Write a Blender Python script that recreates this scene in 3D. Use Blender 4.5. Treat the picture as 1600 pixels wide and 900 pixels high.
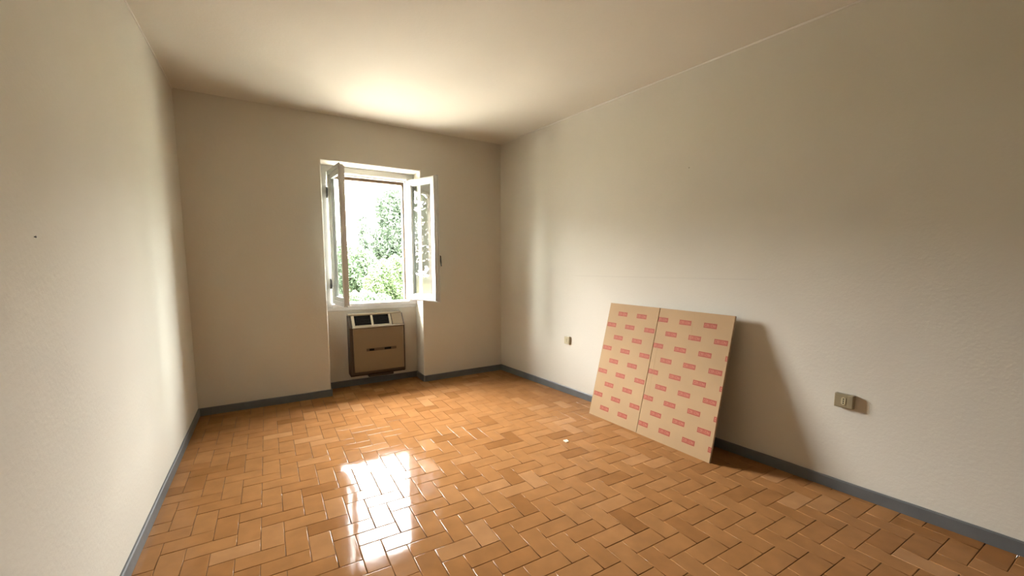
import bpy, bmesh, math, random
from mathutils import Vector, Matrix

# ------------------------------------------------------------------ scene, camera, light
for o in list(bpy.data.objects):
    bpy.data.objects.remove(o, do_unlink=True)
sc = bpy.context.scene
COL = sc.collection
rnd = random.Random(7)

YAW, PITCH, FPX, CYPX = 0.5326, -0.106, 647.05, 480.0
CAM = Vector((0.2954, -2.3441, 1.3341))
FW = Vector((math.sin(YAW)*math.cos(PITCH), math.cos(YAW)*math.cos(PITCH), math.sin(PITCH)))
RT = Vector((math.cos(YAW), -math.sin(YAW), 0))
UP = RT.cross(FW)
cd = bpy.data.cameras.new('camera')
cd.sensor_width = 36.0
cd.lens = 36.0*FPX/1600.0
cd.shift_y = (CYPX-450.0)/1600.0
cd.clip_start = 0.02
cam = bpy.data.objects.new('camera', cd)
COL.objects.link(cam)
m = Matrix((RT, UP, -FW)).transposed().to_4x4()
m.translation = CAM
cam.matrix_world = m
sc.camera = cam

world = bpy.data.worlds.new('sky')
sc.world = world
world.use_nodes = True
bg = world.node_tree.nodes['Background']
bg.inputs['Color'].default_value = (0.965, 0.975, 0.985, 1)     # bright hazy summer sky
bg.inputs['Strength'].default_value = 13.0

sd = bpy.data.lights.new('sun', 'SUN')
sd.energy = 12.0
sd.angle = math.radians(2.0)
sd.color = (1.0, 0.95, 0.86)
sun = bpy.data.objects.new('sun', sd)
COL.objects.link(sun)
sun.rotation_euler = Vector((0.75, 0.22, -0.80)).to_track_quat('-Z', 'Y').to_euler()
sun.location = (-10, -3, 12)

# light portal just outside the window opening: guides sky sampling, emits nothing itself
pd = bpy.data.lights.new('window_portal', 'AREA')
pd.shape = 'RECTANGLE'
pd.size, pd.size_y = 1.0, 1.5
pd.cycles.is_portal = True
portal = bpy.data.objects.new('window_portal', pd)
COL.objects.link(portal)
portal.location = (1.28, 2.58, 1.56)
portal.rotation_euler = (math.radians(-90), 0, 0)

sc.view_settings.view_transform = 'Standard'
sc.view_settings.look = 'None'
sc.view_settings.gamma = 1.0
sc.view_settings.use_curve_mapping = False
sc.view_settings.exposure = 3.6
cy = sc.cycles
cy.max_bounces = 16
cy.diffuse_bounces = 12
cy.glossy_bounces = 6
cy.transparent_max_bounces = 12
cy.sample_clamp_indirect = 12.0
cy.caustics_reflective = False
cy.caustics_refractive = False

# ------------------------------------------------------------------ materials
def mat(name, col, rough=0.6, metal=0.0, spec=0.5, bump=None, vary=None, coat=0.0):
    """principled material; bump=(scale, strength, distance); vary=(scale, amount) low-contrast tone noise"""
    M = bpy.data.materials.new(name)
    M.use_nodes = True
    nt = M.node_tree
    b = nt.nodes['Principled BSDF']
    b.inputs['Base Color'].default_value = (*col, 1)
    b.inputs['Roughness'].default_value = rough
    b.inputs['Metallic'].default_value = metal
    b.inputs['Specular IOR Level'].default_value = spec
    b.inputs['Coat Weight'].default_value = coat
    tc = nt.nodes.new('ShaderNodeTexCoord')
    if vary:
        n = nt.nodes.new('ShaderNodeTexNoise')
        n.inputs['Scale'].default_value = vary[0]
        n.inputs['Detail'].default_value = 4
        nt.links.new(tc.outputs['Object'], n.inputs['Vector'])
        r = nt.nodes.new('ShaderNodeMapRange')
        r.inputs['From Min'].default_value = 0.3
        r.inputs['From Max'].default_value = 0.7
        r.inputs['To Min'].default_value = 1-vary[1]
        r.inputs['To Max'].default_value = 1+vary[1]
        nt.links.new(n.outputs['Fac'], r.inputs['Value'])
        h = nt.nodes.new('ShaderNodeHueSaturation')
        h.inputs['Color'].default_value = (*col, 1)
        nt.links.new(r.outputs['Result'], h.inputs['Value'])
        nt.links.new(h.outputs['Color'], b.inputs['Base Color'])
    if bump:
        n2 = nt.nodes.new('ShaderNodeTexNoise')
        n2.inputs['Scale'].default_value = bump[0]
        n2.inputs['Detail'].default_value = 5
        nt.links.new(tc.outputs['Object'], n2.inputs['Vector'])
        bp = nt.nodes.new('ShaderNodeBump')
        bp.inputs['Strength'].default_value = bump[1]
        bp.inputs['Distance'].default_value = bump[2]
        nt.links.new(n2.outputs['Fac'], bp.inputs['Height'])
        nt.links.new(bp.outputs['Normal'], b.inputs['Normal'])
    return M

def tile_material():
    M = mat('glazed_terracotta', (0.5, 0.22, 0.075), 0.16, spec=0.045)
    nt = M.node_tree
    b = nt.nodes['Principled BSDF']
    N = nt.nodes.new
    L = nt.links.new
    geo = N('ShaderNodeNewGeometry')
    oi = N('ShaderNodeObjectInfo')
    add = N('ShaderNodeMath'); add.operation = 'ADD'
    L(geo.outputs['Random Per Island'], add.inputs[0]); L(oi.outputs['Random'], add.inputs[1])
    fr = N('ShaderNodeMath'); fr.operation = 'FRACT'
    L(add.outputs[0], fr.inputs[0])
    ramp = N('ShaderNodeValToRGB')
    e = ramp.color_ramp.elements
    e[0].position, e[0].color = 0.0, (0.192, 0.085, 0.028, 1)
    e[1].position, e[1].color = 1.0, (0.305, 0.158, 0.068, 1)
    x = e.new(0.12); x.color = (0.240, 0.111, 0.039, 1)
    x = e.new(0.85); x.color = (0.264, 0.127, 0.047, 1)
    L(fr.outputs[0], ramp.inputs['Fac'])
    n = N('ShaderNodeTexNoise')
    n.inputs['Scale'].default_value = 9.0; n.inputs['Detail'].default_value = 6
    L(geo.outputs['Position'], n.inputs['Vector'])
    mr = N('ShaderNodeMapRange')
    mr.inputs['From Min'].default_value = 0.3; mr.inputs['From Max'].default_value = 0.7
    mr.inputs['To Min'].default_value = 0.9; mr.inputs['To Max'].default_value = 1.1
    L(n.outputs['Fac'], mr.inputs['Value'])
    hs = N('ShaderNodeHueSaturation')
    L(mr.outputs['Result'], hs.inputs['Value']); L(ramp.outputs['Color'], hs.inputs['Color'])
    L(hs.outputs['Color'], b.inputs['Base Color'])
    n3 = N('ShaderNodeTexNoise')
    n3.inputs['Scale'].default_value = 5.0; n3.inputs['Detail'].default_value = 2
    L(geo.outputs['Position'], n3.inputs['Vector'])
    mr2 = N('ShaderNodeMapRange')
    mr2.inputs['To Min'].default_value = 0.02; mr2.inputs['To Max'].default_value = 0.13
    L(n3.outputs['Fac'], mr2.inputs['Value'])
    L(mr2.outputs['Result'], b.inputs['Roughness'])
    n2 = N('ShaderNodeTexNoise')
    n2.inputs['Scale'].default_value = 14.0; n2.inputs['Detail'].default_value = 2
    L(geo.outputs['Position'], n2.inputs['Vector'])
    bp = N('ShaderNodeBump')
    bp.inputs['Strength'].default_value = 0.25; bp.inputs['Distance'].default_value = 0.0012
    L(n2.outputs['Fac'], bp.inputs['Height'])
    L(bp.outputs['Normal'], b.inputs['Normal'])
    return M

def wall_material(name, col, scuff=False):
    M = mat(name, col, 0.92, spec=0.2, bump=(60, 0.25, 0.004), vary=(1.6, 0.025))
    if scuff:      # a faint rub line left by furniture at chair height: wear of the paint itself
        nt = M.node_tree
        b = nt.nodes['Principled BSDF']
        src = b.inputs['Base Color'].links[0].from_socket
        N = nt.nodes.new; L = nt.links.new
        geo = N('ShaderNodeNewGeometry')
        sep = N('ShaderNodeSeparateXYZ'); L(geo.outputs['Position'], sep.inputs[0])
        def band(sock, c, half, soft):
            s = N('ShaderNodeMath'); s.operation = 'SUBTRACT'; L(sock, s.inputs[0]); s.inputs[1].default_value = c
            a = N('ShaderNodeMath'); a.operation = 'ABSOLUTE'; L(s.outputs[0], a.inputs[0])
            r = N('ShaderNodeMapRange'); L(a.outputs[0], r.inputs['Value'])
            r.inputs['From Min'].default_value = half; r.inputs['From Max'].default_value = half+soft
            r.inputs['To Min'].default_value = 1; r.inputs['To Max'].default_value = 0
            return r.outputs[0]
        zz = N('ShaderNodeMath'); zz.operation = 'MULTIPLY_ADD'
        L(sep.outputs['Y'], zz.inputs[0]); zz.inputs[1].default_value = 0.0095; L(sep.outputs['Z'], zz.inputs[2])
        bz = band(zz.outputs[0], 1.2185, 0.002, 0.006)
        by = band(sep.outputs['Y'], 0.03, 0.8, 0.08)
        n = N('ShaderNodeTexNoise'); n.inputs['Scale'].default_value = 7
        L(geo.outputs['Position'], n.inputs['Vector'])
        p = N('ShaderNodeMath'); p.operation = 'MULTIPLY'; L(bz, p.inputs[0]); L(by, p.inputs[1])
        q = N('ShaderNodeMath'); q.operation = 'MULTIPLY'; L(p.outputs[0], q.inputs[0]); q.inputs[1].default_value = 0.22
        mx = N('ShaderNodeMix'); mx.data_type = 'RGBA'
        L(q.outputs[0], mx.inputs['Factor']); L(src, mx.inputs['A'])
        mx.inputs['B'].default_value = (0.42, 0.39, 0.34, 1)
        L(mx.outputs['Result'], b.inputs['Base Color'])
    return M

def glass_material():
    M = bpy.data.materials.new('window_glass')
    M.use_nodes = True
    nt = M.node_tree
    nt.nodes.remove(nt.nodes['Principled BSDF'])
    out = nt.nodes['Material Output']
    t = nt.nodes.new('ShaderNodeBsdfTransparent'); t.inputs['Color'].default_value = (0.93, 0.96, 0.95, 1)
    g = nt.nodes.new('ShaderNodeBsdfGlossy'); g.inputs['Roughness'].default_value = 0.01
    f = nt.nodes.new('ShaderNodeFresnel'); f.inputs['IOR'].default_value = 1.5
    mx = nt.nodes.new('ShaderNodeMixShader')
    ge = nt.nodes.new('ShaderNodeNewGeometry')
    fm = nt.nodes.new('ShaderNodeMath'); fm.operation = 'SUBTRACT'; fm.use_clamp = True      # the back face of the thin pane only transmits
    nt.links.new(f.outputs[0], fm.inputs[0]); nt.links.new(ge.outputs['Backfacing'], fm.inputs[1])
    nt.links.new(fm.outputs[0], mx.inputs[0]); nt.links.new(t.outputs[0], mx.inputs[1]); nt.links.new(g.outputs[0], mx.inputs[2])
    nt.links.new(mx.outputs[0], out.inputs['Surface'])
    return M

def leaf_material(name, c1, c2):
    M = mat(name, c1, 0.6, spec=0.3)
    nt = M.node_tree
    b = nt.nodes['Principled BSDF']
    geo = nt.nodes.new('ShaderNodeNewGeometry')
    mx = nt.nodes.new('ShaderNodeMix'); mx.data_type = 'RGBA'
    nt.links.new(geo.outputs['Random Per Island'], mx.inputs['Factor'])
    mx.inputs['A'].default_value = (*c1, 1); mx.inputs['B'].default_value = (*c2, 1)
    nt.links.new(mx.outputs['Result'], b.inputs['Base Color'])
    tr = nt.nodes.new('ShaderNodeBsdfTranslucent')
    nt.links.new(mx.outputs['Result'], tr.inputs['Color'])
    ms = nt.nodes.new('ShaderNodeMixShader'); ms.inputs[0].default_value = 0.35
    nt.links.new(b.outputs[0], ms.inputs[1]); nt.links.new(tr.outputs[0], ms.inputs[2])
    nt.links.new(ms.outputs[0], nt.nodes['Material Output'].inputs['Surface'])
    return M

def cardboard_material():
    M = mat('cardboard', (0.335, 0.222, 0.115), 0.8, spec=0.25, vary=(5, 0.05))
    nt = M.node_tree
    b = nt.nodes['Principled BSDF']
    tc = nt.nodes.new('ShaderNodeTexCoord')
    mp = nt.nodes.new('ShaderNodeMapping'); mp.inputs['Scale'].default_value = (170, 4, 4)
    n = nt.nodes.new('ShaderNodeTexNoise'); n.inputs['Scale'].default_value = 1; n.inputs['Detail'].default_value = 1
    nt.links.new(tc.outputs['Object'], mp.inputs[0]); nt.links.new(mp.outputs[0], n.inputs['Vector'])
    bp = nt.nodes.new('ShaderNodeBump'); bp.inputs['Strength'].default_value = 0.25; bp.inputs['Distance'].default_value = 0.002
    nt.links.new(n.outputs['Fac'], bp.inputs['Height']); nt.links.new(bp.outputs[0], b.inputs['Normal'])
    return M

MW = wall_material('wall_paint', (0.54, 0.512, 0.436))
MWR = wall_material('wall_paint_rubbed', (0.54, 0.512, 0.436), scuff=True)
MC = wall_material('ceiling_paint', (0.575, 0.54, 0.462))
MT = tile_material()
MG = mat('grout', (0.11, 0.06, 0.025), 0.9, vary=(30, 0.15))
MB_ = mat('baseboard_paint', (0.098, 0.101, 0.099), 0.5, bump=(25, 0.3, 0.003), vary=(8, 0.12))
MTRIM = mat('caulk_line', (0.58, 0.55, 0.49), 0.7)
MPVC = mat('white_lacquer', (0.50, 0.50, 0.475), 0.35, vary=(6, 0.02))
MGASK = mat('grey_gasket', (0.30, 0.32, 0.31), 0.6, vary=(10, 0.1))
MHINGE = mat('hinge_metal', (0.10, 0.105, 0.105), 0.45, metal=0.6, vary=(20, 0.1))
MBRASS = mat('dark_handle_metal', (0.06, 0.055, 0.045), 0.25, metal=0.8, vary=(20, 0.1))
MWOOD = mat('brown_wood', (0.10, 0.056, 0.022), 0.55, vary=(12, 0.15))
MSTONE = mat('sill_stone', (0.50, 0.48, 0.43), 0.5, vary=(30, 0.1))
MGLASS = glass_material()
MAC = mat('beige_enamel', (0.19, 0.14, 0.078), 0.45, vary=(4, 0.03))
MACL = mat('pale_beige_plastic', (0.30, 0.26, 0.185), 0.4, vary=(6, 0.03))
MACD = mat('dark_brown_enamel', (0.035, 0.020, 0.008), 0.45, vary=(5, 0.1))
MBLK = mat('black_plastic', (0.008, 0.008, 0.009), 0.8, spec=0.08, vary=(20, 0.1))
MPLATE = mat('plate_lettering_grey', (0.07, 0.048, 0.022), 0.4, vary=(20, 0.1))
MSOCK = mat('aged_ivory_plastic', (0.24, 0.195, 0.115), 0.4, vary=(20, 0.05))
MSOCK2 = mat('ivory_plastic', (0.40, 0.35, 0.22), 0.4, vary=(20, 0.05))
MCARD = cardboard_material()
MCORR = mat('cardboard_core', (0.45, 0.33, 0.21), 0.85, bump=(120, 0.6, 0.002), vary=(60, 0.12))
MRED = mat('red_print', (0.25, 0.043, 0.018), 0.75, vary=(60, 0.08))
MREDL = mat('salmon_print', (0.36, 0.125, 0.066), 0.75, vary=(60, 0.08))
MPAPER = mat('scrap_paper', (0.60, 0.50, 0.36), 0.8, vary=(80, 0.1))
MNAIL = mat('nail_iron', (0.03, 0.028, 0.025), 0.5, metal=0.5, vary=(40, 0.1))
MGRASS = mat('dry_lawn', (0.10, 0.10, 0.055), 0.95, spec=0.1, bump=(4, 0.6, 0.1), vary=(0.8, 0.25))
MBOUNCE = mat('bounce_concrete', (0.24, 0.225, 0.195), 0.9, bump=(12, 0.4, 0.01), vary=(1.5, 0.08))
MBARK = mat('bark', (0.10, 0.075, 0.05), 0.9, bump=(20, 0.8, 0.02), vary=(8, 0.2))
ML1 = leaf_material('leaf_mid_green', (0.015, 0.027, 0.011), (0.032, 0.049, 0.023))
ML2 = leaf_material('leaf_bright_green', (0.021, 0.036, 0.012), (0.042, 0.061, 0.024))
ML3 = leaf_material('leaf_grey_green', (0.016, 0.025, 0.014), (0.031, 0.043, 0.026))

# ------------------------------------------------------------------ mesh helpers
class MB:
    """collects polygons, builds ONE mesh object"""
    def __init__(self):
        self.v, self.f, self.mi = [], [], []
    def poly(self, pts, mi=0):
        n = len(self.v)
        self.v += [tuple(p) for p in pts]
        self.f.append(tuple(range(n, n+len(pts))))
        self.mi.append(mi)
    def hull8(self, b, t, mi=0):
        """b, t: matching rings (counter-clockwise seen from the t side)"""
        n = len(self.v); k = len(b)
        self.v += [tuple(p) for p in b]+[tuple(p) for p in t]
        self.f.append(tuple(range(n+k-1, n-1, -1))); self.f.append(tuple(range(n+k, n+2*k)))
        for i in range(k):
            j = (i+1) % k
            self.f.append((n+i, n+j, n+k+j, n+k+i))
        self.mi += [mi]*(k+2)
    def box(self, x0, x1, y0, y1, z0, z1, fn=None, mi=0):
        fn = fn or (lambda x, y, z: (x, y, z))
        b = [fn(*p) for p in ((x0, y0, z0), (x1, y0, z0), (x1, y1, z0), (x0, y1, z0))]
        t = [fn(*p) for p in ((x0, y0, z1), (x1, y0, z1), (x1, y1, z1), (x0, y1, z1))]
        self.hull8(b, t, mi)
    def prism(self, ring, z0, z1, fn=None, mi=0):
        fn = fn or (lambda x, y, z: (x, y, z))
        self.hull8([fn(x, y, z0) for x, y in ring], [fn(x, y, z1) for x, y in ring], mi)
    def tube(self, p0, p1, r0, r1=None, n=10, mi=0):
        r1 = r0 if r1 is None else r1
        p0, p1 = Vector(p0), Vector(p1)
        d = (p1-p0).normalized()
        a = d.cross(Vector((0, 0, 1)) if abs(d.z) < 0.9 else Vector((1, 0, 0))).normalized()
        c = d.cross(a)
        ring = lambda p, r: [p+(a*math.cos(2*math.pi*i/n)+c*math.sin(2*math.pi*i/n))*r for i in range(n)]
        self.hull8(ring(p0, r0), ring(p1, r1), mi)
    def build(self, name, mats, parent=None, bevel=0.0, seg=2, smooth=False):
        me = bpy.data.meshes.new(name)
        me.from_pydata(self.v, [], self.f)
        for mm in (mats if isinstance(mats, (list, tuple)) else [mats]):
            me.materials.append(mm)
        me.polygons.foreach_set('material_index', self.mi)
        bm = bmesh.new(); bm.from_mesh(me)
        bmesh.ops.recalc_face_normals(bm, faces=bm.faces)
        if bevel:
            es = [e for e in bm.edges if len(e.link_faces) == 2 and e.calc_face_angle(0) > 0.5]
            bmesh.ops.bevel(bm, geom=es, offset=bevel, segments=seg, profile=0.5, affect='EDGES', clamp_overlap=True)
        bm.to_mesh(me); bm.free()
        if smooth:
            me.polygons.foreach_set('use_smooth', [True]*len(me.polygons))
        return link(name, me, parent)

def round_edges(o):
    """smooth shading on the worn tile edges, flat glaze on top"""
    for p in o.data.polygons:
        p.use_smooth = not (p.normal.z > 0.99995)
    return o
def link(name, me, parent=None):
    o = bpy.data.objects.new(name, me)
    COL.objects.link(o)
    if parent:
        o.parent = parent
        o.matrix_parent_inverse = world_of(parent).inverted()
    return o
def world_of(o):
    w = o.matrix_basis.copy()
    return world_of(o.parent) @ o.matrix_parent_inverse @ w if o.parent else w
def tag(o, label, cat=None, group=None, kind=None):
    o['label'] = label
    if cat: o['category'] = cat
    if group: o['group'] = group
    if kind: o['kind'] = kind
    return o
def thing(name, loc, label, cat, kind=None, group=None):
    o = bpy.data.objects.new(name, None)
    o.empty_display_size = 0.1
    COL.objects.link(o)
    o.location = loc
    return tag(o, label, cat, group, kind)
def structure(o, label=None):
    o['kind'] = 'structure'
    if label: o['label'] = label
    return o
def turn(p, ang, at):
    c, s = math.cos(ang), math.sin(ang)
    return (at[0]+p[0]*c-p[1]*s, at[1]+p[0]*s+p[1]*c, p[2])

# ------------------------------------------------------------------ the room shell
H = 2.741                       # ceiling height
XL = -0.288                     # left wall
def xr(y): return 2.998-0.105*y  # right wall runs a little askew
SB = 0.02                       # the window wall too
def wb(s, off, z): return (s, 2.078+SB*s+off, z)     # window wall: along, depth outwards, up
YR = -3.45                      # wall behind the viewer
N0, N1, NT, ND = 0.790, 1.768, 2.318, 0.25           # window niche: sides, head, depth
WT = 0.45                       # thickness of the window wall
WZ0 = 0.865                     # parapet top

def corner_l(x):                # rounded plaster arris of the niche, left pillar
    r = 0.012
    return [(x-r, 0)]+[(x-r+r*math.sin(a), r-r*math.cos(a)) for a in (0.39, 0.79, 1.18)]+[(x, r)]
r_ = 0.012
ARC = (0.39, 0.79, 1.18)
ZL = NT+r_
XE = xr(2.1)+0.05
b = MB()
b.prism([(XL-0.25, 0)]+corner_l(N0)+[(N0, WT), (XL-0.25, WT)], 0, ZL, wb)
b.prism([(N1, WT), (N1, r_)]+[(N1+r_-r_*math.cos(a), r_-r_*math.sin(a)) for a in ARC]+[(N1+r_, 0), (XE, 0), (XE, WT)], 0, ZL, wb)
lint = [(0, ZL)]+[(r_-r_*math.cos(a), ZL-r_*math.sin(a)) for a in ARC]+[(r_, NT), (WT, NT), (WT, ZL)]
b.hull8([wb(N0, o_, z_) for o_, z_ in lint], [wb(N1, o_, z_) for o_, z_ in lint])
b.box(XL-0.25, XE, 0, WT, ZL, H, wb)
b.box(N0, N1, ND, WT, 0, WZ0, wb)
structure(b.build('wall_back', MW), 'white plastered window wall with a recessed window niche')

b = MB(); b.box(XL-0.2, XL, YR-0.2, 2.08, 0, H)
structure(b.build('wall_left', MW), 'plain white plastered wall on the left of the window')
b = MB()
fr = lambda x, y, z: (xr(y)+x, y, z)
b.box(0, 0.2, YR-0.2, 2.2, 0, H, fr)
structure(b.build('wall_right', MWR), 'long white plastered wall behind the cardboard, with a faint rub line')
b = MB(); b.box(XL-0.2, xr(YR)+0.2, YR-0.2, YR, 0, H)
structure(b.build('wall_rear', MW), 'plain white wall facing the window wall')
b = MB(); b.box(XL-0.3, xr(YR)+0.3, YR-0.3, 2.7, H, H+0.2)
structure(b.build('ceiling', MC), 'plain white plastered ceiling')

# unseen roof edge, added above the window to shade the floor beside it
b = MB()
b.box(XL-2.5, xr(2.1)+2.5, 2.50, 3.40, 2.98, 3.12)
structure(b.build('shading_eave', MWOOD), 'unseen roof edge added over the window to keep overhead sky light off the floor')

# ------------------------------------------------------------------ floor: herringbone tiles on grout
floor_b = MB()
floor_b.box(XL-0.3, xr(YR)+0.3, YR-0.3, 2.75, -0.15, -0.0035)
floor_o = structure(floor_b.build('floor', MG), 'glossy orange terracotta tile floor laid in herringbone')

def clip(poly, a, bb, c):       # keep a*x + b*y <= c
    out = []
    for i in range(len(poly)):
        p, q = poly[i], poly[(i+1) % len(poly)]
        dp, dq = a*p[0]+bb*p[1]-c, a*q[0]+bb*q[1]-c
        if dp <= 0: out.append(p)
        if dp*dq < 0:
            t = dp/(dp-dq)
            out.append((p[0]+t*(q[0]-p[0]), p[1]+t*(q[1]-p[1])))
    return out
ROOM = [(-1, 0, -XL), (1, 0.105, 2.998), (0, -1, -YR), (-SB, 1, 2.078)]
NICHE = [(-1, 0, -N0), (1, 0, N1), (SB, -1, -2.0780), (-SB, 1, 2.078+ND)]
def area(p):
    return 0.5*abs(sum(p[i][0]*p[(i+1) % len(p)][1]-p[(i+1) % len(p)][0]*p[i][1] for i in range(len(p)))) if len(p) > 2 else 0
def px_of(x, y, z=0.0):
    d = Vector((x, y, z))-CAM
    w = d.dot(FW)
    if w < 0.15: return None
    return 800+FPX*d.dot(RT)/w, CYPX-FPX*d.dot(UP)/w, w
U = 0.1
tiles = []
for iu in range(-6, 38):
    for k in range(-18, 14):
        for (x0, x1, v0, v1) in ((iu-1, iu+1, iu+4*k, iu+4*k+1), (iu, iu+1, iu+2+4*k, iu+4+4*k)):
            y0, y1 = -v1*U, -v0*U
            if y1 < YR or y0 > 2.45: continue
            tiles.append((x0*U, x1*U, y0, y1))
shared = {}
def tile_mesh(pieces, cx, cyy):
    """glazed tile: flat top, tiny worn bevel, sides down into the grout"""
    mb = MB()
    for p in pieces:
        n = len(p)
        c = (sum(q[0] for q in p)/n, sum(q[1] for q in p)/n)
        def inset(d):
            out = []
            for q in p:
                dx, dy = c[0]-q[0], c[1]-q[1]
                out.append((q[0]+max(-d, min(d, dx)), q[1]+max(-d, min(d, dy))))
            return out
        base = len(mb.v)
        prof = ((.0003, -.006), (.0005, -.0016), (.0011, -.0007), (.0022, -.0002), (.0036, 0.0))
        for d_, z in prof:
            mb.v += [(q[0]-cx, q[1]-cyy, z) for q in inset(d_)]
        for lay in range(4):
            for i in range(n):
                j = (i+1) % n
                mb.f.append((base+lay*n+i, base+lay*n+j, base+(lay+1)*n+j, base+(lay+1)*n+i)); mb.mi.append(0)
        mb.f.append(tuple(base+4*n+i for i in range(n))); mb.mi.append(0)
    return mb
entries = []
for (x0, x1, y0, y1) in tiles:
    rect = [(x0+.0006, y0+.0006), (x1-.0006, y0+.0006), (x1-.0006, y1-.0006), (x0+.0006, y1-.0006)]
    full = area(rect)
    pieces = []
    for planes in (ROOM, NICHE):
        p = rect
        for pl in planes:
            p = clip(p, *pl)
            if len(p) < 3: break
        if len(p) > 2 and area(p) > 0.00012: pieces.append(p)
    if not pieces: continue
    whole = len(pieces) == 1 and abs(area(pieces[0])-full) < 1e-7
    cx, cyy = (x0+x1)/2, (y0+y1)/2
    show = 0
    q = px_of(cx, cyy)
    if q and -30 < q[0] < 1630 and 380 < q[1] < 960:
        show = sum(area(p) for p in pieces)*(1.334)/q[2]**3
        P = (Vector((cx, cyy, 0))-CAM)
        # behind the leaning cardboard
        if 925 < q[0] < 1110 and cyy > -0.70 and cx > 2.78+0.06*(-cyy): show = 0
    entries.append((show, whole, x1-x0 > y1-y0, pieces, cx, cyy))
entries.sort(key=lambda e: -e[0])
rest = MB()
n_single = 0
for (show, whole, horiz, pieces, cx, cyy) in entries:
    tilt = Matrix.Rotation(rnd.gauss(0, 0.0016), 4, 'X') @ Matrix.Rotation(rnd.gauss(0, 0.0016), 4, 'Y')
    dz = rnd.gauss(0, 0.00022)
    if n_single < 300 and show > 0:
        if whole:
            if horiz not in shared:
                shared[horiz] = round_edges(tile_mesh(pieces, cx, cyy).build('tile', MT, floor_o))
                o = shared[horiz]
            else:
                o = shared[horiz].copy(); COL.objects.link(o); o.parent = floor_o
        else:
            o = round_edges(tile_mesh(pieces, cx, cyy).build('tile', MT, floor_o))
        o.name = 'tile'
        o.matrix_parent_inverse = Matrix.Identity(4)
        o.matrix_basis = Matrix.Translation((cx, cyy, dz)) @ tilt
        n_single += 1
    else:
        mb = tile_mesh(pieces, cx, cyy)
        base = len(rest.v)
        T = Matrix.Translation((cx, cyy, dz)) @ tilt
        rest.v += [tuple(T @ Vector(v)) for v in mb.v]
        rest.f += [tuple(i+base for i in f) for f in mb.f]
        rest.mi += mb.mi
ro = rest.build('floor_tiles', MT, floor_o)
ro['kind'] = 'stuff'

# ------------------------------------------------------------------ baseboards and the painted caulk line under the ceiling
BH, BT = 0.068, 0.011
def strip(name, pts, label):
    """low grey skirting along a wall: pts = wall line, inside on the left of the run; slightly uneven top edge"""
    mb = MB()
    for (ax, ay), (bx, by) in zip(pts, pts[1:]):
        d = Vector((bx-ax, by-ay)); ln = d.length; d.normalize()
        nrm = Vector((-d.y, d.x))
        k = max(1, int(ln/0.25))
        prev = None
        for i in range(k+1):
            q = Vector((ax, ay))+d*(ln*i/k)
            h = BH+rnd.uniform(-.002, .002)
            sec = [(q.x, q.y, 0), (q.x+nrm.x*BT, q.y+nrm.y*BT, 0), (q.x+nrm.x*BT, q.y+nrm.y*BT, h-.006),
                   (q.x+nrm.x*(BT-.004), q.y+nrm.y*(BT-.004), h), (q.x, q.y, h)]
            base = len(mb.v); mb.v += sec
            if prev is not None:
                for j in range(5):
                    jj = (j+1) % 5
                    mb.f.append((prev+j, prev+jj, base+jj, base+j)); mb.mi.append(0)
            else:
                mb.f.append(tuple(base+j for j in range(5))); mb.mi.append(0)
            prev = base
        mb.f.append(tuple(prev+j for j in range(4, -1, -1))); mb.mi.append(0)
    return structure(mb.build(name, MB_), label)
w2 = lambda s, off: wb(s, off, 0)[:2]
strip('baseboard_left', [(XL, w2(XL, 0)[1]), (XL, YR)], 'grey painted skirting along the left wall')
strip('baseboard_back', [w2(N0, ND), w2(N0, -BT+.0), w2(XL+.001, 0)], 'grey painted skirting left of the window niche')
strip('baseboard_niche', [w2(N1, ND), w2(N0, ND)], 'grey painted skirting in the niche under the heater')
strip('baseboard_corner', [w2(xr(2.13), 0), w2(N1, -BT), w2(N1, ND)], 'grey painted skirting right of the window niche')
strip('baseboard_right', [(xr(YR), YR), (xr(2.13), 2.13)], 'grey painted skirting along the right wall')
strip('baseboard_rear', [(XL, YR), (xr(YR), YR)], 'grey painted skirting along the rear wall')
mb = MB()
for i in range(22):
    ya, yb = YR+(2.12-YR)*i/22, YR+(2.12-YR)*(i+1)/22
    mb.tube((xr(ya)-.002, ya, H-.002), (xr(yb)-.002, yb, H-.002), .0075+rnd.uniform(-.002, .002), n=6)
structure(mb.build('trim_1', MTRIM), 'thin pale paint bead between right wall and ceiling')
mb = MB()
mb.tube((XL+.002, YR, H-.002), (XL+.002, 2.07, H-.002), .007, n=6)
structure(mb.build('trim_2', MTRIM), 'thin pale paint bead between left wall and ceiling')

# ------------------------------------------------------------------ window in the niche
win = thing('window_1', wb(1.28, 0.25, WZ0), 'open white casement window above the wall heater', 'window', kind='structure')
FZ0, FZ1 = 0.905, 2.250
FX0, FX1 = 0.862, 1.684
FO0, FO1 = 0.215, 0.285
b = MB()
b.box(N0, FX0, FO0, FO1, WZ0, NT, wb)
b.box(FX1, N1, FO0, FO1, WZ0, NT, wb)
b.box(FX0, FX1, FO0, FO1, FZ1, NT, wb)
b.box(FX0, FX1, FO0, FO1, WZ0, FZ0, wb)
b.box(FX0-.012, FX0+.014, FO0+.04, FO1, FZ0, FZ1, wb)      # rebates
b.box(FX1-.014, FX1+.012, FO0+.04, FO1, FZ0, FZ1, wb)
b.box(FX0, FX1, FO0+.04, FO1, FZ1-.016, FZ1+.01, wb)
b.box(FX0, FX1, FO0+.04, FO1, FZ0-.01, FZ0+.012, wb)
b.box(FX0+.0, FX1-.0, FO0-.008, FO0, FZ1+.006, FZ1+.018, wb)   # bead on the head
b.build('window_frame', MPVC, win, bevel=.003)
b = MB()
b.box(N0, 0.880, .300, .365, WZ0, NT, wb)
b.box(1.656, N1, .300, .365, WZ0, NT, wb)
b.box(0.880, 1.656, .300, .365, 2.205, NT, wb)
tag(b.build('shutter_frame', MWOOD, win, bevel=.004), 'brown wooden outer frame behind the white one')
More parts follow.
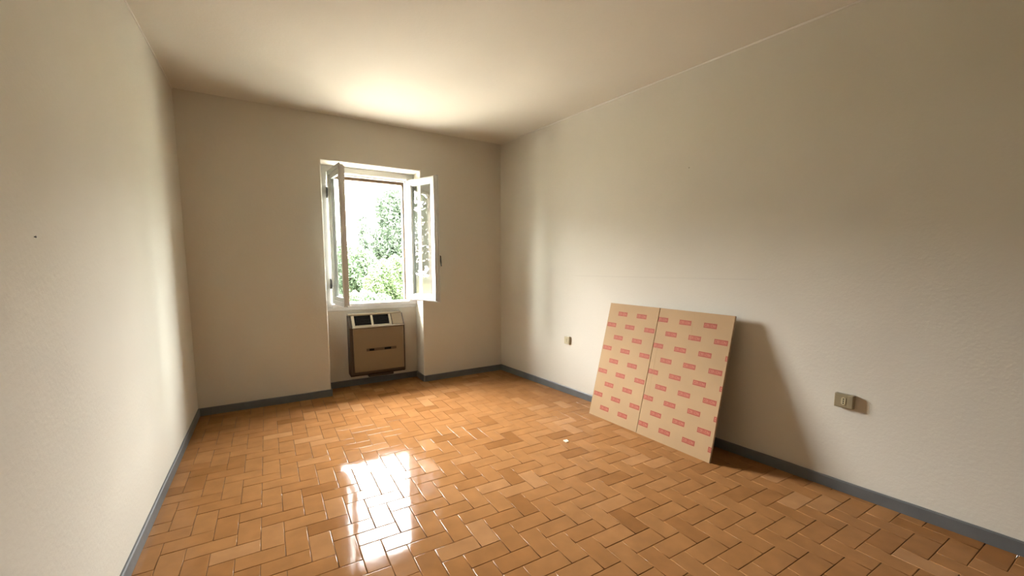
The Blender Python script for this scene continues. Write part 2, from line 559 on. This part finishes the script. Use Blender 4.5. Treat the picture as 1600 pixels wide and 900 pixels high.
b = MB()
b.box(N0+.001, N1-.001, .220, .252, WZ0-.034, WZ0+.001, wb)
b.build('inner_sill', MPVC, win, bevel=.006)
b = MB()
b.box(N0-.04, N1+.04, .29, .52, WZ0-.03, WZ0+.012, wb)
tag(b.build('outer_sill', MSTONE, win, bevel=.004), 'grey stone ledge outside')

def sash(pivot, d, side, name_label):
    """pivot = hinge point on the room-side face, d = unit vector hinge -> free edge, side = +1/-1 direction of the outer face"""
    W, T, Z0, Z1, R = 0.452, 0.055, 0.922, 2.246, 0.068
    nx = Vector((-d[1]*side, d[0]*side))
    def fn(a, t, z): return (pivot[0]+d[0]*a+nx.x*t, pivot[1]+d[1]*a+nx.y*t, z)
    mb = MB()
    def rails(a0, a1, z0, z1, w, t0, t1):
        q = [(a0, z0), (a1, z0), (a1, z1), (a0, z1)]
        i = [(a0+w, z0+w), (a1-w, z0+w), (a1-w, z1-w), (a0+w, z1-w)]
        for k in range(4):
            j = (k+1) % 4
            ring = [q[k], q[j], i[j], i[k]]
            mb.hull8([fn(a, t0, z) for a, z in ring], [fn(a, t1, z) for a, z in ring])
    rails(0, W+.008, Z0-.008, Z1+.010, R*0.62, 0, 0.016)         # room-side overlap flange
    rails(0.004, W, Z0, Z1, R, 0.016, 0.042)
    rails(0.012, W-.010, Z0+.008, Z1-.008, R-.014, 0.042, T)
    s = mb.build('sash', MPVC, win, bevel=.0025)
    s['label'] = name_label
    g = MB()
    g.box(R-.006, W-R+.006, .026, .030, Z0+R-.006, Z1-R+.006, fn)
    g.build('pane', MGLASS, s)
    mb = MB()
    for t0, t1 in ((.0165, .026), (.030, .0415)):
        rails(R-.002, W-R+.002, Z0+R-.002, Z1-R+.002, .009, t0, t1)
    mb.build('gasket', MGASK, s)
    for hz in (Z0+.20, Z1-.20):
        mb = MB()
        c = fn(-.006, -.004, hz)
        mb.tube((c[0], c[1], hz-.05), (c[0], c[1], hz+.05), .0085, n=10)
        mb.tube((c[0], c[1], hz-.056), (c[0], c[1], hz-.05), .005, .008, n=10)
        mb.tube((c[0], c[1], hz+.05), (c[0], c[1], hz+.056), .008, .005, n=10)
        mb.box(.0, .03, -.002, .0, hz-.035, hz+.035, fn)
        mb.build('hinge', MHINGE, s)
    return s, fn, W
ang = lambda deg: (math.cos(math.radians(deg)), math.sin(math.radians(deg)))
pl = wb(0.864, 0.202, 0)[:2]; pr = wb(1.727, 0.206, 0)[:2]
sl, fl, W_ = sash(pl, (0.105, -0.9945), +1, 'left sash swung open, seen nearly edge on')
srr, frr, W_ = sash(pr, (0.372, -0.928), -1, 'right sash swung open past the niche with a handle')
# espagnolette handle on the room face of the right sash
hb = MB()
hb.box(W_-.052, W_-.022, -.009, 0, 1.315, 1.445, frr)
h_o = hb.build('handle', MBRASS, srr, bevel=.003)
hb = MB()
p0 = frr(W_-.037, -.009, 1.41); p1 = frr(W_-.037, -.045, 1.41); p2 = frr(W_-.030, -.052, 1.30)
hb.tube(p0, p1, .009, .008, n=10)
hb.tube(p1, p2, .0095, .007, n=10)
hb.v += []
lv = hb.build('handle', MBRASS, srr, smooth=False)
lv['label'] = 'dark lever of the handle'
# latch bolt poking out under the left sash
hb = MB()
hb.box(W_-.03, W_+.012, .028, .042, .912, .921, fl)
hb.build('latch', MPVC, sl, bevel=.002)

# ------------------------------------------------------------------ wall heater in the niche (fan coil)
ac = thing('fan_coil_heater', wb(1.30, ND, 0.12), 'beige wall heater with black grilles and dark brown casing under the window', 'heater')
A0, A1 = 1.002, 1.588
F = 0.105                          # front plane offset of the casing
prof = [(ND-.002, .135), (F+.018, .128), (F, .146), (F, .652), (.193, .778), (ND-.002, .778)]
b = MB()
b.hull8([wb(A0, o_, z_) for o_, z_ in prof], [wb(A1, o_, z_) for o_, z_ in prof])
tag(b.build('casing', MACD, ac, bevel=.006), 'dark brown casing')
P0, P1 = 1.036, 1.570
b = MB()
b.box(P0, P1, F-.018, F+.004, .176, .648, wb)
b.build('front_panel', MAC, ac, bevel=.008, seg=3)
b = MB()
b.box(P0-.004, P1+.006, F-.026, F+.006, .650, .664, wb)
tag(b.build('front_lip', MACL, ac, bevel=.004), 'pale beige lip')
# sloped top: frame bars around two grilles, then the control lid
def slope(s, t, h):                # s along, t 0..1 from the lip up to the back edge, h out of the slope
    o0, z0, o1, z1 = F-.004, .664, .190, .790
    ln = math.hypot(o1-o0, z1-z0)
    do, dz = (o1-o0)/ln, (z1-z0)/ln
    o_, z_ = o0+(o1-o0)*t-dz*h, z0+(z1-z0)*t+do*h
    return wb(s, o_, z_)
sl_fn = lambda x, y, z: slope(x, y, z)
b = MB()
G0, GM0, GM1, G1 = 1.062, 1.232, 1.256, 1.424
b.box(P0-.002, G0, 0, 1, -.02, .006, sl_fn)
b.box(GM0, GM1, .1, .9, -.02, .004, sl_fn)
b.box(G1, 1.448, 0, 1, -.02, .006, sl_fn)
b.box(G0, G1, 0, .10, -.02, .006, sl_fn)
b.box(G0, G1, .88, 1, -.02, .006, sl_fn)
b.box(P0-.002, 1.448, .99, 1.03, -.02, .006, sl_fn)
tag(b.build('grille_frame', MACL, ac, bevel=.0025), 'pale beige frame around the grilles')
b = MB()
b.box(A0+.004, A1-.02, .172, ND-.002, .776, .793, wb)
tag(b.build('top_plate', MACL, ac, bevel=.004), 'pale top plate')
for g0, g1 in ((G0, GM0), (GM1, G1)):
    b = MB()
    b.box(g0, g1, .10, .88, -.03, -.016, sl_fn)
    for k in range(9):
        t = .14+.085*k
        b.box(g0, g1, t, t+.035, -.016, -.001, sl_fn)
    tag(b.build('grille', MBLK, ac), 'black louvred outlet grille')
b = MB()
b.box(1.456, P1, .02, 1.0, -.012, .007, sl_fn)
cl = b.build('control_lid', MAC, ac, bevel=.004)
b = MB()
b.box(1.449, 1.456, .02, 1.0, -.015, .001, sl_fn)
b.build('lid_gap', MBLK, ac)
b = MB()
b.box(1.165, 1.485, F-.0215, F-.0175, .396, .426, wb)
tag(b.build('name_strip', MPLATE, ac, bevel=.001), 'narrow brown strip across the front')
for q0, q1 in ((1.195, 1.245), (1.355, 1.425)):
    b = MB(); b.box(q0, q1, F-.0235, F-.021, .400, .422, wb)
    tag(b.build('strip_inlay', MBLK, ac), 'dark inlay of the strip')
b = MB()
b.box(1.19, 1.46, F+.03, ND-.01, .100, .134, wb)
tag(b.build('drip_tray', MACD, ac, bevel=.006), 'dark tray below the casing')

# ------------------------------------------------------------------ two surface sockets on the right wall
def socket(y_far, y_near, z0, z1, t, label, group, plate):
    yc = (y_far+y_near)/2
    fn = lambda a, h, z: (xr(yc+a)-h, yc+a, z)      # a along wall, h out of wall
    root = thing('wall_socket', fn(0, 0, z0), label, 'socket')
    hw = (y_far-y_near)/2
    b = MB(); b.box(-hw, hw, 0, t, z0, z1, fn)
    b.build('back_box', plate, root, bevel=.003)
    b = MB(); b.box(-hw+.003, hw-.003, t-.001, t+.0025, z0+.003, z1-.003, fn)
    pl_ = b.build('cover_plate', plate, root, bevel=.0015)
    zc = (z0+z1)/2
    b = MB()
    ring = []
    for i in range(20):
        a = 2*math.pi*i/20
        ring.append((.0105*math.cos(a), (.010*math.sin(a))+(.012 if math.sin(a) > 0 else -.012)))
    b.hull8([fn(x, t+.002, zc+z) for x, z in ring], [fn(x, t+.0045, zc+z) for x, z in ring])
    ins = b.build('socket_insert', MSOCK2, root)
    b = MB()
    for dz in (-.012, 0, .012):
        c0 = fn(0, t+.0042, zc+dz); c1 = fn(0, t+.005, zc+dz)
        b.tube(c0, c1, .0035, n=10)
    b.build('contact_hole', MBLK, ins)
    return root
socket(.985, .910, .515, .594, .017, 'small ivory socket on the right wall between the window wall and the cardboard', 'wall sockets', MSOCK2)
socket(-1.276, -1.366, .505, .585, .024, 'tan square socket on the right wall past the shaded side of the cardboard', 'wall sockets', MSOCK)

# ------------------------------------------------------------------ flattened cardboard carton leaning on the right wall
B0 = Vector((2.709, 0.393, 0.0))
E1 = Vector((0.0612, -0.9981, 0.0)).normalized()
E2 = Vector((0.2235, 0.0137, 0.9746)).normalized()
EN = E1.cross(E2).normalized()
if EN.x > 0: EN = -EN              # towards the room
TH = 0.017
BM = Matrix((E1, E2, EN)).transposed().to_4x4(); BM.translation = B0
carton = thing('flat_cardboard_carton', (0, 0, 0), 'large flattened cardboard carton with rows of red labels, leaning on the right wall', 'cardboard box')
carton.matrix_basis = BM
def seam(v): return 0.521+0.016*v/1.006
def cpanel(ring, label, extra=0.0):
    mb = MB()
    mb.hull8([(x, y, -TH) for x, y in ring], [(x, y, -.002) for x, y in ring], 1)
    mb.hull8([(x, y, -.002) for x, y in ring], [(x, y, 0) for x, y in ring], 0)
    me = mb.build('panel', [MCARD, MCORR])
    me.parent = carton
    me['label'] = label
    return me
lp = cpanel([(0, 0), (seam(0)-.0025, 0.001), (seam(1.006)-.0045, 1.006), (0.021, 1.006)], 'left leaf of the carton')
rp = cpanel([(seam(0)+.002, 0), (1.128, 0), (1.129, 1.004), (seam(1.006)+.003, 1.006)], 'right leaf of the carton')
mb = MB()
mb.hull8([(seam(0)-.004, .004, -TH-.001), (seam(0)+.004, .004, -TH-.001), (seam(1)+.004, 1.0, -TH-.001), (seam(1)-.004, 1.0, -TH-.001)],
         [(seam(0)-.004, .004, -TH+.002), (seam(0)+.004, .004, -TH+.002), (seam(1)+.004, 1.0, -TH+.002), (seam(1)-.004, 1.0, -TH+.002)])
fold = mb.build('fold', MCORR); fold.parent = carton
# shallow crease lines pressed into the board
for (x, y0, y1, par) in ((0.186, .80, 1.0, lp), (0.835, .78, 1.0, rp), (0.572, .30, .70, rp)):
    mb = MB(); mb.box(x-.0012, x+.0012, y0, y1, 0, .0006)
    cr = mb.build('crease', MCARD, None); cr.parent = par
GLYPHS = ['111100100100111', '111101101101111', '110101110101101', '010010010010010', '111100110100111', '101111101101101', '010101111101101']
LW, LHH = 0.097, 0.036
def label_mesh(x0, x1):
    """printed mark, clipped to x0..x1 of its width; red block with a paler row of worn unreadable strokes"""
    mb = MB()
    mb.box(x0, x1, -LHH/2, LHH/2, .0002, .0005, mi=0)
    cw = 0.0122; px = 0.0031; ph = 0.0040
    for g, s in enumerate(GLYPHS):
        gx = -LW/2+.0065+g*cw
        for r in range(5):
            for c in range(3):
                if s[r*3+c] == '1':
                    a0, a1 = gx+c*px, gx+(c+1)*px
                    if a1 < x0+.002 or a0 > x1-.002: continue
                    z = .0100-r*ph
                    mb.box(max(a0, x0), min(a1, x1), z-ph, z, .0005, .0007, mi=1)
    return mb
lab_src = None
def put_label(cx, cv, par):
    global lab_src
    lo, hi = (0.021*cv/1.006+.001, seam(cv)-.003) if par is lp else (seam(cv)+.003, 1.1275)
    x0, x1 = max(-LW/2, lo-cx), min(LW/2, hi-cx)
    if x1-x0 < .012: return
    if x1-x0 > LW-1e-4:
        if lab_src is None:
            lab_src = label_mesh(x0, x1).build('printed_label', [MRED, MREDL]); o = lab_src
        else:
            o = lab_src.copy(); COL.objects.link(o)
    else:
        o = label_mesh(x0, x1).build('printed_label', [MRED, MREDL])
    o.parent = par
    o.location = (cx, cv, 0)
for r in range(9):
    v = .919-.1037*r
    sh = -.0018*r
    for k in range(-1, 4):
        put_label((.176 if r % 2 == 0 else .077)+.1985*k+sh, v, lp)
    for k in range(0, 5):
        put_label((.577 if r % 2 == 0 else .478)+.1958*k+sh*.8, v-.003, rp)

# ------------------------------------------------------------------ small things
scrap = MB()
pts = [(-.014, -.020), (.012, -.024), (.017, .004), (.006, .021), (-.013, .017)]
scrap.hull8([(2.165+x, .030+y, .0006) for x, y in pts], [(2.165+x*.9, .030+y*.9, .003+.004*((i*7) % 3)) for i, (x, y) in enumerate(pts)])
tag(scrap.build('paper_scrap', MPAPER), 'tiny pale paper scrap lying alone on the tiles', 'litter')
def nail(p, d, label):
    mb = MB()
    q = Vector(p); d = Vector(d)
    mb.tube(q, q+d*.004, .0016, n=8); mb.tube(q+d*.004, q+d*.0055, .0034, .0028, n=10)
    tag(mb.build('nail', MNAIL), label, 'nail')
nail((xr(-.291)+.001, -.291, 2.036), (-1, -.105, 0), 'tiny dark nail high in the right wall')
nail((XL-.001, -.572, 1.411), (1, 0, 0), 'tiny dark nail at eye height in the left wall')

# ------------------------------------------------------------------ outside: lawn, trees and shrubs
GZ = -0.32
g = MB()
nx_, ny_ = 24, 24
gv = []
for j in range(ny_+1):
    for i in range(nx_+1):
        x = -40+90*i/nx_; y = 2.2+68*j/ny_
        gv.append((x, y, GZ+(0 if y < 8 else 0.05*math.sin(x*.7)*math.cos(y*.5))))
g.v = gv
for j in range(ny_):
    for i in range(nx_):
        a = j*(nx_+1)+i
        g.f.append((a, a+1, a+nx_+2, a+nx_+1)); g.mi.append(0)
lawn = g.build('ground', MGRASS)
structure(lawn, 'pale sunlit lawn outside the window')

b = MB()
b.box(-14, 18, 2.53, 10.5, GZ-.1, GZ+.03)  # out of view, added so daylight bounces off it up to the ceiling
structure(b.build('bounce_slab', MBOUNCE), 'unseen pale slab added outside the window to bounce light onto the ceiling')

def crown(blobs, count, size, seed):
    """many small pointed leaves scattered on ellipsoid clumps"""
    R = random.Random(seed)
    v, f = [], []
    tot = sum(b_[3]*b_[4] for b_ in blobs)
    for (x, y, z, rx, rz) in blobs:
        for _ in range(int(count*rx*rz/tot)):
            while True:
                p = Vector((R.uniform(-1, 1), R.uniform(-1, 1), R.uniform(-1, 1)))
                if .25 < p.length < 1: break
            p = p.normalized()*(p.length**.5)*(1+.15*math.sin(9*p.x+5*p.z+seed))
            c = Vector((x+p.x*rx, y+p.y*rx, z+p.z*rz))
            a = Vector((R.gauss(0, 1), R.gauss(0, 1), R.gauss(0, .7))).normalized()
            w = a.cross(Vector((R.gauss(0, 1), R.gauss(0, 1), R.gauss(0, 1)))).normalized()
            s = size*R.uniform(.6, 1.4)
            n = len(v)
            v += [tuple(c-a*s), tuple(c+w*s*.42), tuple(c+a*s), tuple(c-w*s*.42)]
            f.append((n, n+1, n+2, n+3))
    return v, f
def plant(name, x, y, label, cat, group, blobs, count, size, lm, stem, seed):
    root = thing(name, (x, y, GZ), label, cat, group=group)
    v, f = crown([(x+bx, y+by, GZ+bz, rx, rz) for bx, by, bz, rx, rz in blobs], count, size, seed)
    me = bpy.data.meshes.new('foliage'); me.from_pydata(v, [], f); me.materials.append(lm)
    fo = link('foliage', me, root)
    fo['kind'] = 'stuff'
    mb = MB()
    h, r = stem
    mb.tube((x, y, GZ-.05), (x+.04, y, GZ+h*.5), r, r*.75, n=9)
    mb.tube((x+.04, y, GZ+h*.5), (x, y, GZ+h), r*.75, r*.4, n=9)
    for bx, by, bz, rx, rz in blobs:
        mb.tube((x+.02, y, GZ+h*.55), (x+bx*.8, y+by*.8, GZ+bz*.95), r*.4, r*.12, n=6)
    mb.build('trunk' if name == 'tree' else 'stem', MBARK, root)
    return root
tg, sg = 'trees in the garden', 'shrubs in the garden'
plant('tree', 7.5, 23.5, 'tall leafy tree filling the upper right of the window view', 'tree', tg,
      [(0, 0, 3.6, 1.5, 2.4), (-.7, -.3, 5.0, .85, 1.1), (.6, .2, 5.2, 1.0, 1.3), (-.9, 0, 2.6, 1.0, 1.3), (.9, 0, 3.0, 1.2, 1.6)], 32000, .10, ML3, (5.0, .16), 11)
plant('tree', 9.6, 27.6, 'second leafy tree close behind the tall one', 'tree', tg,
      [(0, 0, 3.6, 1.8, 2.6), (-.9, 0, 2.2, 1.4, 1.6), (.7, 0, 5.0, 1.2, 1.4)], 22000, .12, ML1, (5.0, .18), 12)
plant('tree', 4.95, 22.0, 'slender young tree with sparse leaves against the white sky', 'tree', tg,
      [(0, 0, 3.9, .28, .75), (.15, 0, 3.1, .38, .8), (-.1, 0, 2.2, .45, .9)], 3500, .075, ML3, (4.2, .04), 13)
plant('shrub', 3.65, 18.3, 'rounded green shrub at the left edge of the window view', 'shrub', sg,
      [(0, 0, 1.4, 1.0, 1.2), (-.9, .2, 1.3, 1.0, 1.4), (.8, .1, 1.0, .7, 1.0)], 18000, .075, ML1, (1.5, .05), 14)
plant('shrub', 4.75, 14.9, 'bright yellow-green shrub in the lower right of the window view', 'shrub', sg,
      [(0, 0, .95, .7, .95), (-.6, -.1, .8, .55, .75), (.6, .1, 1.0, .65, 1.0)], 20000, .06, ML2, (1.2, .05), 15)
plant('shrub', 3.1, 12.3, 'low spreading shrub in front of the other shrubs', 'shrub', sg,
      [(0, 0, .36, .5, .36), (-.5, .1, .32, .4, .32), (.5, -.1, .30, .4, .30)], 9000, .045, ML1, (.5, .03), 16)
plant('tree', 0.4, 24.0, 'wide leafy tree beyond the left shrub', 'tree', tg,
      [(0, 0, 2.0, 1.8, 1.6), (.9, 0, 1.6, 1.3, 1.3)], 12000, .12, ML1, (2.6, .14), 17)

# the dense belt of trees that closes the garden all round, open only towards the pale gap on the left of the view
belt = []
R_ = random.Random(5)
for k in range(34):
    a = math.radians(-80+160*k/33)
    if 0.03 < math.tan(a) < 0.235: continue
    rr = R_.uniform(33, 36)
    x_, y_ = 1.3+rr*math.sin(a), 2.4+rr*math.cos(a)
    hh = R_.uniform(7.4, 9.4)*(0.8 if 0.2 < math.tan(a) < 0.34 else 1)
    belt.append((x_, y_, GZ+hh*.5, 2.3, hh*.52))
v_, f_ = crown(belt, 60000, .22, 21)
me_ = bpy.data.meshes.new('treeline'); me_.from_pydata(v_, [], f_); me_.materials.append(ML1)
tag(link('treeline', me_), 'dense belt of trees closing the far side of the garden', 'trees', kind='stuff')
